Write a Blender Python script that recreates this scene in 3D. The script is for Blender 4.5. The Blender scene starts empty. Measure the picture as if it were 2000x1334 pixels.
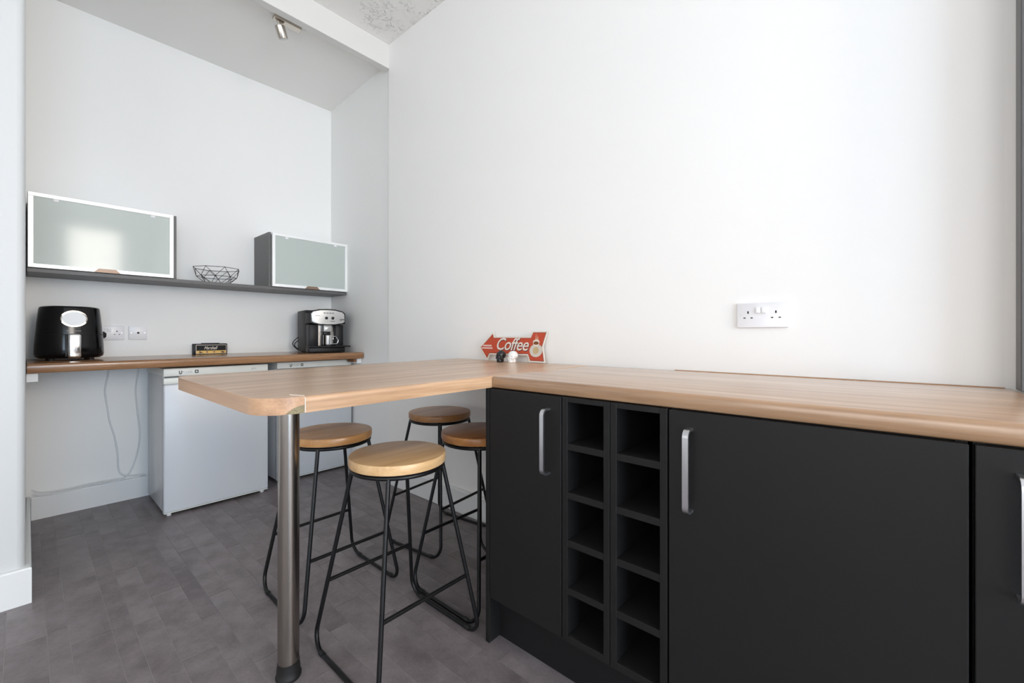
import bpy, bmesh, math, random
from mathutils import Vector, Matrix
random.seed(7)
PI = math.pi
sc = bpy.context.scene
COL = sc.collection

# ------------------------------------------------------------------ camera
CAM_H = 1.05
F_PX = (950 * 722) ** .5                      # focal length in pixels of the 2000 px wide frame
cam_d = bpy.data.cameras.new('camera')
cam_d.sensor_width = 36
cam_d.lens = F_PX / 2000 * 36
cam_d.shift_y = -13.5 / 2000
cam_d.clip_start = .02
cam = bpy.data.objects.new('camera', cam_d)
COL.objects.link(cam)
cam.location = (0, 0, CAM_H)
cam.rotation_euler = (PI / 2, 0, math.atan2(F_PX, 950))
sc.camera = cam

# ------------------------------------------------------------------ world, daylight, exposure
world = bpy.data.worlds.new('overcast_sky')
sc.world = world
world.use_nodes = True
bg = world.node_tree.nodes['Background']
bg.inputs[0].default_value = (.88, .94, 1.0, 1)
bg.inputs[1].default_value = 1.0
sc.view_settings.view_transform = 'Standard'
sc.view_settings.look = 'None'
sc.view_settings.gamma = 1
sc.view_settings.exposure = 0.2
sc.view_settings.use_curve_mapping = False
sc.cycles.diffuse_bounces = 8
sc.cycles.max_bounces = 14
sc.cycles.sample_clamp_indirect = 6

def window_light(name, loc, rot, sx, sy, power, color):
    l = bpy.data.lights.new(name, 'AREA')
    l.shape = 'RECTANGLE'; l.size = sx; l.size_y = sy; l.energy = power; l.color = color
    o = bpy.data.objects.new(name, l); COL.objects.link(o)
    o.location = loc; o.rotation_euler = rot
    return o
# daylight standing in the window openings of the room behind the camera
XE = 3.80                           # far right-hand wall, behind the camera
W1 = (.44, 1.18, 1.0, 2.95)         # y0 y1 z0 z1, far right-hand wall
W2 = (-1.60, .34, .06, 2.12)       # y0 y1 z0 z1, unseen glazed doors, inferred, shaped to light the low alcove
W3 = (-1.10, 2.90, .55, 2.60)       # x0 x1 z0 z1, unseen window added for front light, wall behind the camera
window_light('daylight', (XE+.12, (W1[0]+W1[1])/2, (W1[2]+W1[3])/2), (0, PI/2, 0), W1[3]-W1[2], W1[1]-W1[0], 118, (1.0, .915, .83))
window_light('daylight', (XE+.12, (W2[0]+W2[1])/2, (W2[2]+W2[3])/2), (0, PI/2, 0), W2[3]-W2[2], W2[1]-W2[0], 124, (.62, .80, 1.0))
window_light('daylight', ((W3[0]+W3[1])/2, -2.73, (W3[2]+W3[3])/2), (PI/2, 0, 0), W3[1]-W3[0], W3[3]-W3[2], 50, (1.0, .965, .925))  # area light of the added window, brightens the long wall and cabinets

# ------------------------------------------------------------------ materials
MATS = {}
def srgb(r, g, b):
    f = lambda c: (c/255)/12.92 if c/255 <= .04045 else ((c/255+.055)/1.055)**2.4
    return (f(r), f(g), f(b), 1)
def mat(name, col, rough=.5, metal=0, spec=.5, coat=0, bump=0, bscale=40, vary=0, vscale=4):
    if name in MATS: return MATS[name]
    m = bpy.data.materials.new(name); m.use_nodes = True
    n, l = m.node_tree.nodes, m.node_tree.links
    b = n['Principled BSDF']
    b.inputs['Base Color'].default_value = col
    b.inputs['Roughness'].default_value = rough
    b.inputs['Metallic'].default_value = metal
    b.inputs['Specular IOR Level'].default_value = spec
    b.inputs['Coat Weight'].default_value = coat
    b.inputs['Coat Roughness'].default_value = .06
    geo = n.new('ShaderNodeNewGeometry')
    if vary:
        t = n.new('ShaderNodeTexNoise'); t.inputs['Scale'].default_value = vscale; t.inputs['Detail'].default_value = 4
        l.new(geo.outputs['Position'], t.inputs['Vector'])
        mx = n.new('ShaderNodeMix'); mx.data_type = 'RGBA'
        mx.inputs['A'].default_value = tuple(c*(1-vary) for c in col[:3]) + (1,)
        mx.inputs['B'].default_value = tuple(min(1, c*(1+vary)) for c in col[:3]) + (1,)
        l.new(t.outputs['Fac'], mx.inputs['Factor']); l.new(mx.outputs['Result'], b.inputs['Base Color'])
    if bump:
        t = n.new('ShaderNodeTexNoise'); t.inputs['Scale'].default_value = bscale; t.inputs['Detail'].default_value = 5
        l.new(geo.outputs['Position'], t.inputs['Vector'])
        bp = n.new('ShaderNodeBump'); bp.inputs['Strength'].default_value = bump; bp.inputs['Distance'].default_value = .01
        l.new(t.outputs['Fac'], bp.inputs['Height']); l.new(bp.outputs['Normal'], b.inputs['Normal'])
    MATS[name] = m
    return m

def wood(name, c0, c1, c2, axis, rough=.3, scale=22, local=False, coat=0):
    m = bpy.data.materials.new(name); m.use_nodes = True
    n, l = m.node_tree.nodes, m.node_tree.links
    b = n['Principled BSDF']; b.inputs['Roughness'].default_value = rough; b.inputs['Coat Weight'].default_value = coat
    b.inputs['Coat Roughness'].default_value = .24; b.inputs['Coat IOR'].default_value = 1.6
    if local:
        src = n.new('ShaderNodeTexCoord').outputs['Object']
    else:
        src = n.new('ShaderNodeNewGeometry').outputs['Position']
    mp = n.new('ShaderNodeMapping')
    mp.inputs['Scale'].default_value = tuple(.045 if i == axis else 1 for i in range(3))
    l.new(src, mp.inputs['Vector'])
    t1 = n.new('ShaderNodeTexNoise'); t1.inputs['Scale'].default_value = scale; t1.inputs['Detail'].default_value = 3; t1.inputs['Distortion'].default_value = .6
    t2 = n.new('ShaderNodeTexNoise'); t2.inputs['Scale'].default_value = scale*7; t2.inputs['Detail'].default_value = 4
    l.new(mp.outputs[0], t1.inputs['Vector']); l.new(mp.outputs[0], t2.inputs['Vector'])
    ad = n.new('ShaderNodeMath'); ad.operation = 'MULTIPLY_ADD'; ad.inputs[1].default_value = .35
    l.new(t2.outputs['Fac'], ad.inputs[0]); 
    ml = n.new('ShaderNodeMath'); ml.operation = 'MULTIPLY'; ml.inputs[1].default_value = .75
    l.new(t1.outputs['Fac'], ml.inputs[0]); l.new(ml.outputs[0], ad.inputs[2])
    cr = n.new('ShaderNodeValToRGB')
    cr.color_ramp.elements[0].position = .36; cr.color_ramp.elements[0].color = c0
    cr.color_ramp.elements[1].position = .74; cr.color_ramp.elements[1].color = c2
    e = cr.color_ramp.elements.new(.55); e.color = c1
    l.new(ad.outputs[0], cr.inputs[0]); l.new(cr.outputs[0], b.inputs['Base Color'])
    bp = n.new('ShaderNodeBump'); bp.inputs['Strength'].default_value = .05; bp.inputs['Distance'].default_value = .002
    l.new(t2.outputs['Fac'], bp.inputs['Height']); l.new(bp.outputs['Normal'], b.inputs['Normal'])
    MATS[name] = m
    return m

WALL = mat('white_emulsion', (.86, .855, .84, 1), .55, bump=.04, bscale=25, vary=.012, vscale=1.5)
WALL2 = mat('white_emulsion_cool', (.84, .845, .835, 1), .5, bump=.05, bscale=18, vary=.012, vscale=1.5)
GLOSS = mat('white_gloss_paint', (.74, .755, .76, 1), .3, bump=.03, bscale=30)
CEIL2 = mat('ceiling_paint', (.86, .855, .83, 1), .6, bump=.06, bscale=9)
WOOD_X = wood('worktop_laminate_long', srgb(136, 102, 72), srgb(165, 129, 96), srgb(186, 153, 122), 0, .3, coat=1.0)
WOOD_Y = wood('worktop_laminate_cross', srgb(156, 120, 88), srgb(189, 152, 118), srgb(210, 178, 147), 1, .34, coat=.45)
WOOD_B = wood('back_counter_laminate', srgb(122, 86, 58), srgb(146, 108, 76), srgb(166, 128, 96), 1, .2)
EDGE = wood('edging_strip', srgb(160, 124, 98), srgb(184, 146, 114), srgb(198, 160, 126), 0, .35)
SEAT = [wood('stool_seat_oak_%d' % i, srgb(*a), srgb(*b_), srgb(*c_), 1, .32, 13, local=True) for i, (a, b_, c_) in enumerate([
    ((182, 142, 96), (210, 172, 124), (224, 190, 144)), ((150, 104, 58), (178, 130, 80), (196, 150, 98)),
    ((148, 100, 56), (174, 124, 76), (192, 144, 94)), ((148, 92, 44), (176, 118, 64), (194, 138, 82))])]
CHAR = mat('charcoal_laminate', srgb(30, 29.5, 29.5), .45, spec=.22, vary=.05, vscale=6)
CHAR_D = mat('charcoal_plinth', srgb(26, 25, 26), .5, spec=.22)
GREY = mat('dark_grey_melamine', srgb(96, 95, 95), .45, vary=.03)
BLACKM = mat('black_steel', srgb(13, 13.5, 15), .38, spec=.35)
BLACKP = mat('black_gloss_plastic', srgb(10, 10, 12), .14, spec=.28)
BLACKS = mat('black_satin_plastic', srgb(23, 23, 25), .42, spec=.25)
DARK = mat('dark_void', srgb(8, 8, 8), .7)
RUBBER = mat('black_rubber', srgb(18, 18, 18), .6)
CHROME = mat('chrome', (.78, .78, .78, 1), .12, 1)
STEEL = mat('brushed_steel', (.37, .34, .31, 1), .26, 1)
SATIN = mat('satin_aluminium', (.66, .67, .69, 1), .3, 1)
ALU = mat('pale_aluminium', (.88, .89, .89, 1), .32, .25)
NICKEL = mat('brushed_nickel', (.60, .56, .50, 1), .25, 1)
BRONZE = mat('bronze_pull', srgb(135, 112, 95), .35, .3)
SILVERP = mat('silver_plastic', (.50, .50, .485, 1), .34, .3)
PLASTIC = mat('white_plastic', (.80, .80, .82, 1), .3)
CREAM = mat('cream_plastic', (.76, .77, .72, 1), .35)
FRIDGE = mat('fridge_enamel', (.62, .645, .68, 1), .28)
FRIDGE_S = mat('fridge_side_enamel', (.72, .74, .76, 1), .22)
SEAL = mat('grey_gasket', srgb(120, 124, 124), .6)
GOLD = mat('gold_panel', srgb(205, 168, 92), .35, .3)
RED = mat('sign_red', srgb(188, 72, 44), .4, vary=.10, vscale=60)
SIGNW = mat('sign_cream', srgb(226, 216, 206), .4)
SIGNS = mat('sign_shadow', srgb(70, 40, 38), .5)
COFFEE = mat('coffee_brown', srgb(120, 72, 28), .4)
SKULLW = mat('white_ceramic', (.76, .76, .75, 1), .3)
SKULLB = mat('black_ceramic', srgb(30, 30, 33), .35)
CORE = mat('chipboard_core', srgb(146, 136, 108), .9, bump=.6, bscale=300, vary=.3, vscale=180)
PAINTC = mat('painted_cable', (.72, .74, .75, 1), .4)
GREYINK = mat('grey_ink', srgb(170, 172, 172), .5)
DKINK = mat('dark_ink', srgb(58, 60, 60), .5)
FRAMED = mat('anthracite_paint', srgb(88, 87, 88), .4, vary=.08, vscale=12)
TIMBER = mat('raw_timber', srgb(120, 80, 50), .6, vary=.2, vscale=60)
LENS = mat('lamp_lens', (.6, .6, .58, 1), .2)

def make_glass():
    m = bpy.data.materials.new('frosted_glass'); m.use_nodes = True
    b = m.node_tree.nodes['Principled BSDF']
    b.inputs['Base Color'].default_value = (.66, .735, .70, 1)
    b.inputs['Roughness'].default_value = .45
    b.inputs['Transmission Weight'].default_value = .35
    b.inputs['Coat Weight'].default_value = .36
    b.inputs['Coat Roughness'].default_value = .085
    b.inputs['Coat IOR'].default_value = 1.6
    return m
FROST = make_glass()
def make_pane():
    m = bpy.data.materials.new('window_glass'); m.use_nodes = True
    n, l = m.node_tree.nodes, m.node_tree.links
    for x in list(n): n.remove(x)
    o = n.new('ShaderNodeOutputMaterial'); mx = n.new('ShaderNodeMixShader'); mx.inputs[0].default_value = .06
    t = n.new('ShaderNodeBsdfTransparent'); g = n.new('ShaderNodeBsdfGlossy'); g.inputs['Roughness'].default_value = .02
    l.new(t.outputs[0], mx.inputs[1]); l.new(g.outputs[0], mx.inputs[2]); l.new(mx.outputs[0], o.inputs[0])
    return m
PANE = make_pane()
def make_artex():
    m = mat('artex_ceiling', (.85, .84, .82, 1), .6)
    n, l = m.node_tree.nodes, m.node_tree.links
    geo = n.new('ShaderNodeNewGeometry')
    t = n.new('ShaderNodeTexNoise'); t.inputs['Scale'].default_value = 48; t.inputs['Detail'].default_value = 4; t.inputs['Distortion'].default_value = 1.2
    v = n.new('ShaderNodeTexNoise'); v.inputs['Scale'].default_value = 5
    l.new(geo.outputs['Position'], t.inputs['Vector']); l.new(geo.outputs['Position'], v.inputs['Vector'])
    cr = n.new('ShaderNodeValToRGB'); cr.color_ramp.elements[0].position = .56; cr.color_ramp.elements[1].position = .68
    l.new(t.outputs['Fac'], cr.inputs[0])
    cr2 = n.new('ShaderNodeValToRGB'); cr2.color_ramp.elements[0].position = .42; cr2.color_ramp.elements[1].position = .58
    l.new(v.outputs['Fac'], cr2.inputs[0])
    mu = n.new('ShaderNodeMath'); mu.operation = 'MULTIPLY'
    l.new(cr.outputs[0], mu.inputs[0]); l.new(cr2.outputs[0], mu.inputs[1])
    bp = n.new('ShaderNodeBump'); bp.inputs['Strength'].default_value = .8; bp.inputs['Distance'].default_value = .012
    l.new(mu.outputs[0], bp.inputs['Height']); l.new(bp.outputs[0], n['Principled BSDF'].inputs['Normal'])
    return m
ARTEX = make_artex()
def make_plank():
    m = bpy.data.materials.new('grey_vinyl_plank'); m.use_nodes = True
    n, l = m.node_tree.nodes, m.node_tree.links
    b = n['Principled BSDF']; b.inputs['Roughness'].default_value = .42
    geo = n.new('ShaderNodeNewGeometry'); oi = n.new('ShaderNodeObjectInfo')
    off = n.new('ShaderNodeVectorMath'); off.operation = 'ADD'
    cx = n.new('ShaderNodeCombineXYZ'); mm = n.new('ShaderNodeMath'); mm.operation = 'MULTIPLY'; mm.inputs[1].default_value = 37
    l.new(oi.outputs['Random'], mm.inputs[0]); l.new(mm.outputs[0], cx.inputs[2])
    l.new(geo.outputs['Position'], off.inputs[0]); l.new(cx.outputs[0], off.inputs[1])
    t = n.new('ShaderNodeTexNoise'); t.inputs['Scale'].default_value = 9; t.inputs['Detail'].default_value = 6; t.inputs['Roughness'].default_value = .62
    l.new(off.outputs[0], t.inputs['Vector'])
    t2 = n.new('ShaderNodeTexNoise'); t2.inputs['Scale'].default_value = 120; t2.inputs['Detail'].default_value = 3
    l.new(off.outputs[0], t2.inputs['Vector'])
    a = n.new('ShaderNodeMath'); a.operation = 'MULTIPLY_ADD'; a.inputs[1].default_value = .15
    l.new(oi.outputs['Random'], a.inputs[0]); l.new(t.outputs['Fac'], a.inputs[2])
    a2 = n.new('ShaderNodeMath'); a2.operation = 'MULTIPLY_ADD'; a2.inputs[1].default_value = .26
    l.new(t2.outputs['Fac'], a2.inputs[0]); l.new(a.outputs[0], a2.inputs[2])
    cr = n.new('ShaderNodeValToRGB')
    cr.color_ramp.elements[0].position = .48; cr.color_ramp.elements[0].color = srgb(99, 91, 93)
    cr.color_ramp.elements[1].position = .98; cr.color_ramp.elements[1].color = srgb(137, 130, 132)
    l.new(a2.outputs[0], cr.inputs[0]); l.new(cr.outputs[0], b.inputs['Base Color'])
    return m
PLANK = make_plank()
GROUT = mat('vinyl_seam', srgb(164, 159, 158), .6)

# ------------------------------------------------------------------ mesh helpers
class MB:
    def __init__(s): s.bm = bmesh.new()
    def add(s, other): 
        me = bpy.data.meshes.new('tmp'); other.to_mesh(me); s.bm.from_mesh(me); bpy.data.meshes.remove(me); other.free()
    def box(s, x0, x1, y0, y1, z0, z1, bev=0, seg=2, M=None):
        b = bmesh.new(); bmesh.ops.create_cube(b, size=1)
        for v in b.verts:
            v.co = Vector(((x0+x1)/2 + v.co.x*(x1-x0), (y0+y1)/2 + v.co.y*(y1-y0), (z0+z1)/2 + v.co.z*(z1-z0)))
        if bev: bmesh.ops.bevel(b, geom=b.edges[:], offset=bev, segments=seg, profile=.5, affect='EDGES')
        if M: bmesh.ops.transform(b, matrix=M, verts=b.verts)
        s.add(b); return s
    def prism(s, poly, h0, h1, M=None, bev=0, seg=2):
        """poly in (u,v), extruded h0..h1 along w; M maps (u,v,w) to the world"""
        b = bmesh.new()
        lo = [b.verts.new((u, v, h0)) for u, v in poly]; hi = [b.verts.new((u, v, h1)) for u, v in poly]
        n = len(poly)
        b.faces.new(lo[::-1]); b.faces.new(hi)
        for i in range(n): b.faces.new((lo[i], lo[(i+1) % n], hi[(i+1) % n], hi[i]))
        if bev:
            es = [e for e in b.edges if (e.verts[0].co.z > (h0+h1)/2) == (e.verts[1].co.z > (h0+h1)/2) and e.verts[0].co.z > (h0+h1)/2]
            bmesh.ops.bevel(b, geom=es, offset=bev, segments=seg, profile=.5, affect='EDGES')
        if M: bmesh.ops.transform(b, matrix=M, verts=b.verts)
        bmesh.ops.recalc_face_normals(b, faces=b.faces)
        s.add(b); return s
    def tube(s, pts, r, n=10, closed=False, ell=None, up=None):
        """sweep; ell = (half width along up, half width across) for a flat bar"""
        pts = [Vector(p) for p in pts]; b = bmesh.new(); rings = []
        N = len(pts)
        tang = []
        for i in range(N):
            if closed: t = pts[(i+1) % N] - pts[i-1]
            else: t = pts[min(i+1, N-1)] - pts[max(i-1, 0)]
            tang.append(t.normalized())
        ref = Vector(up) if up else (Vector((0, 0, 1)) if abs(tang[0].z) < .9 else Vector((1, 0, 0)))
        prev = (ref - tang[0]*ref.dot(tang[0])).normalized()
        for i in range(N):
            if up: prev = Vector(up)
            nv = (prev - tang[i]*prev.dot(tang[i])).normalized(); bv = tang[i].cross(nv); prev = nv
            ring = []
            if ell:
                a, c = ell
                for (p, q) in ((a, c), (-a, c), (-a, -c), (a, -c)): ring.append(b.verts.new(pts[i] + nv*p + bv*q))
            else:
                rr = r[i] if isinstance(r, (list, tuple)) else r
                for k in range(n):
                    an = 2*PI*k/n; ring.append(b.verts.new(pts[i] + (nv*math.cos(an) + bv*math.sin(an))*rr))
            rings.append(ring)
        m = len(rings[0])
        for i in range(N if closed else N-1):
            A, B = rings[i], rings[(i+1) % N]
            for k in range(m): b.faces.new((A[k], A[(k+1) % m], B[(k+1) % m], B[k]))
        if not closed: b.faces.new(rings[0][::-1]); b.faces.new(rings[-1])
        bmesh.ops.recalc_face_normals(b, faces=b.faces)
        s.add(b); return s
    def lathe(s, prof, n=32, M=None, sx=1, sy=1, power=2):
        """prof = [(r,z)...]; power > 2 gives a rounded-square plan"""
        b = bmesh.new(); rings = []
        for r, z in prof:
            ring = []
            for k in range(n):
                an = 2*PI*k/n; c, q = math.cos(an), math.sin(an)
                k2 = (abs(c)**power + abs(q)**power) ** (-1/power)
                ring.append(b.verts.new((r*sx*c*k2, r*sy*q*k2, z)))
            rings.append(ring)
        for A, B in zip(rings, rings[1:]):
            for k in range(n): b.faces.new((A[k], A[(k+1) % n], B[(k+1) % n], B[k]))
        b.faces.new(rings[0][::-1]); b.faces.new(rings[-1])
        if M: bmesh.ops.transform(b, matrix=M, verts=b.verts)
        bmesh.ops.recalc_face_normals(b, faces=b.faces)
        s.add(b); return s
    def build(s, name, m, parent=None, smooth=None, world=True):
        me = bpy.data.meshes.new(name)
        if parent and world:
            L = wloc(parent); bmesh.ops.translate(s.bm, verts=s.bm.verts, vec=-L)
        s.bm.to_mesh(me); s.bm.free()
        me.materials.append(m)
        if smooth is not None:
            for p in me.polygons: p.use_smooth = True
            try: me.set_sharp_from_angle(angle=math.radians(smooth))
            except Exception: pass
        o = bpy.data.objects.new(name, me); COL.objects.link(o)
        if parent: o.parent = parent
        return o
def wloc(o):
    L = Vector((0, 0, 0))
    while o: L += o.location; o = o.parent
    return L
def thing(name, label, cat, loc=(0, 0, 0), rz=0, group=None):
    o = bpy.data.objects.new(name, None); COL.objects.link(o)
    o.empty_display_size = .05
    o.location = loc; o.rotation_euler = (0, 0, rz); tag(o, label, cat, group)
    return o
def tag(o, label, cat, group=None):
    o['label'] = label; o['category'] = cat
    if group: o['group'] = group
    return o
def struct(o, label, cat):
    tag(o, label, cat); o['kind'] = 'structure'; return o
def fillet(pts, r, n=6, closed=False):
    pts = [Vector(p) for p in pts]; out = []; N = len(pts)
    for i in range(N):
        if not closed and i in (0, N-1): out.append(pts[i]); continue
        a, p, c = pts[i-1], pts[i], pts[(i+1) % N]
        u, v = (a-p).normalized(), (c-p).normalized()
        ang = u.angle(v); d = min(r/math.tan(ang/2), (a-p).length*.48, (c-p).length*.48)
        rr = d*math.tan(ang/2)
        p0, p1 = p+u*d, p+v*d
        cen = p + (u+v).normalized()*(rr/math.sin(ang/2))
        for k in range(n+1):
            t = k/n
            q = (p0-cen).lerp(p1-cen, t).normalized()*rr if rr > 1e-6 else Vector()
            out.append(cen+q)
    return out
def basis(o, u, v, w):
    return Matrix(((u[0], v[0], w[0], o[0]), (u[1], v[1], w[1], o[1]), (u[2], v[2], w[2], o[2]), (0, 0, 0, 1)))
def face_x(o): return basis(o, (0, 1, 0), (0, 0, 1), (1, 0, 0))       # plane facing +x: u = y, v = z
def face_y(o): return basis(o, (1, 0, 0), (0, 0, 1), (0, -1, 0))      # plane facing -y: u = x, v = z
def ellipse(cx, cy, a, b, n=28): return [(cx+a*math.cos(2*PI*k/n), cy+b*math.sin(2*PI*k/n)) for k in range(n)]
def rrect(u0, u1, v0, v1, r, n=5):
    out = []
    for cx, cy, a0 in ((u1-r, v1-r, 0), (u0+r, v1-r, PI/2), (u0+r, v0+r, PI), (u1-r, v0+r, 1.5*PI)):
        for k in range(n+1): out.append((cx+r*math.cos(a0+PI/2*k/n), cy+r*math.sin(a0+PI/2*k/n)))
    return out
def text(name, body, size, M, m, parent, shear=0, extrude=.0005, offset=0, align='LEFT', xs=1, spacing=1, world=True):
    cu = bpy.data.curves.new(name, 'FONT'); cu.body = body; cu.size = size; cu.shear = shear; cu.extrude = extrude
    cu.offset = offset; cu.align_x = align; cu.space_character = spacing; cu.resolution_u = 3
    t = bpy.data.objects.new(name, cu); COL.objects.link(t)
    dg = bpy.context.evaluated_depsgraph_get(); dg.update()
    me = bpy.data.meshes.new_from_object(t.evaluated_get(dg)); bpy.data.objects.remove(t); bpy.data.curves.remove(cu)
    me.name = name
    me.transform(M @ Matrix.Diagonal((xs, 1, 1, 1)))
    if world and parent: me.transform(Matrix.Translation(-wloc(parent)))
    me.materials.clear(); me.materials.append(m)
    o = bpy.data.objects.new(name, me); COL.objects.link(o); o.parent = parent
    return o

# ------------------------------------------------------------------ the room
XF, YB, XR = -3.63, 1.70, .275          # fridge wall, socket wall, right-hand wall
XP, YR = -2.53, -2.60                   # pier face, wall behind the camera
HC, HA = 3.112, 3.0                     # ceilings of room and alcove

# floor: a seam-coloured slab carrying the vinyl planks
floor = MB().box(XF-.1, XE+.2, YR-.1, 1.86, -.06, -.0012).build('floor', GROUT)
struct(floor, 'grey mottled vinyl plank floor running towards the alcove', 'floor')
rows = [-.046, .049, .100, .202, .257, .329]
y = .329
pat = [.096, .056, .072]
k = 0
while y < 1.80: y += pat[k % 3]; rows.append(y); k += 1
y = -.046; k = 0
while y > YR: y -= pat[2 - k % 3]; rows.insert(0, y); k += 1
plank_me = bpy.data.meshes.new('plank')
b = bmesh.new(); bmesh.ops.create_cube(b, size=1); b.to_mesh(plank_me); b.free(); plank_me.materials.append(PLANK)
CA = Vector((-950, F_PX)).normalized(); CB = Vector((722, F_PX)).normalized()
def proj(p):
    x, y, z = p[0], p[1], p[2]-CAM_H
    X = -x*CA.x + y*CB.x; Z = -x*CA.y + y*CB.y
    return (1000+F_PX*X/Z, 653.5-F_PX*z/Z, Z) if Z > .05 else (-1, -1, Z)
seen, rest = [], []
G = .0017
for y0, y1 in zip(rows, rows[1:]):
    x = XF - random.uniform(0, .4)
    while x < XE:
        L = random.choice((.42, .52, .60, .72)); x1 = x+L
        a, c = max(x, XF-.05), min(x1, XE+.05)
        if c-a > .02:
            vis = False
            for fx in (a, (a+c)/2, c):
                for fy in (y0, y1):
                    q = proj((fx, fy, 0))
                    if q[2] > .3 and -10 < q[0] < 2010 and q[1] < 1345 and not (fy > 1.09 and fx > -1.0): vis = True
            if a > -1.0 and y0 > 1.08: vis = False
            if c < XP-.03 and y1 < -.02: vis = False
            if y0 > 1.74: vis = False
            (seen if vis else rest).append((a+G/2, c-G/2, y0+G/2, y1-G/2))
        x = x1
seen.sort(key=lambda q: -(q[1]-q[0])*(q[3]-q[2]) / (1 + ((q[0]+q[1])/2)**2))
rest += seen[296:]; seen = seen[:296]
for x0, x1, y0, y1 in seen:
    o = bpy.data.objects.new('plank', plank_me); COL.objects.link(o); o.parent = floor
    o.location = ((x0+x1)/2, (y0+y1)/2, -.006); o.scale = (x1-x0, y1-y0, .012)
mb = MB()
for x0, x1, y0, y1 in rest: mb.box(x0, x1, y0, y1, -.012, 0)
o = mb.build('distant_planks', PLANK, floor); o['kind'] = 'stuff'

# walls
def arc(cx, cy, r, a0, a1, n=6): return [(cx+r*math.cos(a0+(a1-a0)*k/n), cy+r*math.sin(a0+(a1-a0)*k/n)) for k in range(n+1)]
I4 = Matrix.Identity(4)
poly = [(XP, YR-.1), (XP, -.022)] + arc(XP-.022, -.022, .022, 0, PI/2) + [(XF-.1, 0), (XF-.1, -.12), (XP-.12, -.12), (XP-.12, YR-.1)]
struct(MB().prism(poly, 0, 3.25).build('wall_left', mat('darkened_white_emulsion', (.60, .615, .62, 1), .5, bump=.04, bscale=25), smooth=40), 'white painted pier wall with rounded corner left of the alcove', 'wall')  # white darkened in the colour to offset strong window light on the pier
struct(MB().box(XF-.12, XF, 0, 1.80, 0, 3.15).build('wall_far', WALL2), 'white alcove wall behind the fridges and shelf', 'wall')
poly = [(XF, 1.755), (-2.655, 1.712), (-2.655, 1.85), (XF, 1.85)]
struct(MB().prism(poly, 0, 3.15).build('wall_alcove', WALL2), 'white alcove side wall beside the coffee machine', 'wall')
poly = [(-2.645, YB), (XR-.03, YB)] + arc(XR-.03, YB-.03, .03, PI/2, 0) + [(XR, YB-.04), (XR+.12, YB-.04), (XR+.12, YB+.15), (-2.645, YB+.15)]
struct(MB().prism(poly, 0, 3.25).build('wall_back', WALL, smooth=40), 'long white wall above the wooden worktop', 'wall')
# short return wall at the right end of the socket wall
struct(MB().box(XR, XR+.12, 1.60, YB-.04, 0, 3.25).build('wall_right', WALL), 'short white return wall at the right end of the worktop', 'wall')
struct(MB().box(XR+.12, XE+.2, YB-.04, YB+.15, 0, 3.25).build('wall_recess', WALL), 'white wall continuing to the right behind the camera', 'wall')
# far right-hand wall with two window openings
mb = MB()
ys = [YR-.1, W2[0], W2[1], W1[0], W1[1], YB-.04]
for i in range(5):
    if i in (1, 3):
        z0, z1 = (W2[2], W2[3]) if i == 1 else (W1[2], W1[3])
        mb.box(XE, XE+.2, ys[i], ys[i+1], 0, z0); mb.box(XE, XE+.2, ys[i], ys[i+1], z1, 3.25)
    else: mb.box(XE, XE+.2, ys[i], ys[i+1], 0, 3.25)
struct(mb.build('wall_east', WALL), 'white wall with windows behind the camera', 'wall')
mb = MB()
xs_ = [XP, W3[0], W3[1], XE]
for i in range(3):
    if i == 1: mb.box(xs_[1], xs_[2], YR-.2, YR, 0, W3[2]); mb.box(xs_[1], xs_[2], YR-.2, YR, W3[3], 3.25)
    else: mb.box(xs_[i], xs_[i+1], YR-.2, YR, 0, 3.25)
struct(mb.build('wall_front', WALL), 'white wall with an added wide window behind the camera', 'wall')
def window(n, axis, a0, a1, z0, z1, label):
    t = thing('window_%d' % n, label, 'window', (XE+.1, (a0+a1)/2, z0) if axis == 'x' else ((a0+a1)/2, YR-.1, z0)); t['kind'] = 'structure'
    def bar(u0, u1, v0, v1):
        mb = MB()
        if axis == 'x': mb.box(XE+.05, XE+.09, u0, u1, v0, v1, .004, 1)
        else: mb.box(u0, u1, YR-.09, YR-.05, v0, v1, .004, 1)
        mb.build('window_frame', PLASTIC, t)
    w = .045
    bar(a0, a0+w, z0, z1); bar(a1-w, a1, z0, z1); bar(a0+w, a1-w, z0, z0+w); bar(a0+w, a1-w, z1-w, z1)
    if a1-a0 > 1: bar((a0+a1)/2-w/2, (a0+a1)/2+w/2, z0+w, z1-w)
    mb = MB()
    if axis == 'x': mb.box(XE+.068, XE+.072, a0+w, a1-w, z0+w, z1-w)
    else: mb.box(a0+w, a1-w, YR-.072, YR-.068, z0+w, z1-w)
    mb.build('window_pane', PANE, t)
window(1, 'x', *W1, 'tall white framed window in the far right-hand wall')
window(2, 'x', *W2, 'unseen white framed glazed doors shaped to light the low alcove')
window(3, 'y', *W3, 'unseen wide window added behind the camera for front light')
# ceilings and the beam between them
struct(MB().box(-2.66, XE+.2, YR-.1, YB+.1, HC, HC+.1).build('ceiling', ARTEX), 'stippled white ceiling over the main room', 'ceiling')
struct(MB().box(XF-.1, -2.70, -.1, 1.85, HA, HA+.12).build('ceiling', CEIL2), 'smooth white ceiling over the alcove', 'ceiling')
struct(MB().box(-2.70, -2.645, -.1, YB+.03, 2.945, HC+.05, .002, 1).build('trim_1', mat('darkened_beam_white', (.69, .685, .665, 1), .55, bump=.04, bscale=25)), 'white boxed beam across the alcove opening', 'beam')  # beam colour toned down from white because the window light overbrightens it
struct(MB().box(XR-.013, XR+.004, 1.608, YB-.033, .91, HC-.002, .002, 1).box(XR-.018, XR+.003, 1.602, 1.655, .91, HC-.003, .002, 1).build('trim_2', FRAMED), 'dark grey painted upright trim at the right end of the wall', 'trim')
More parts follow.
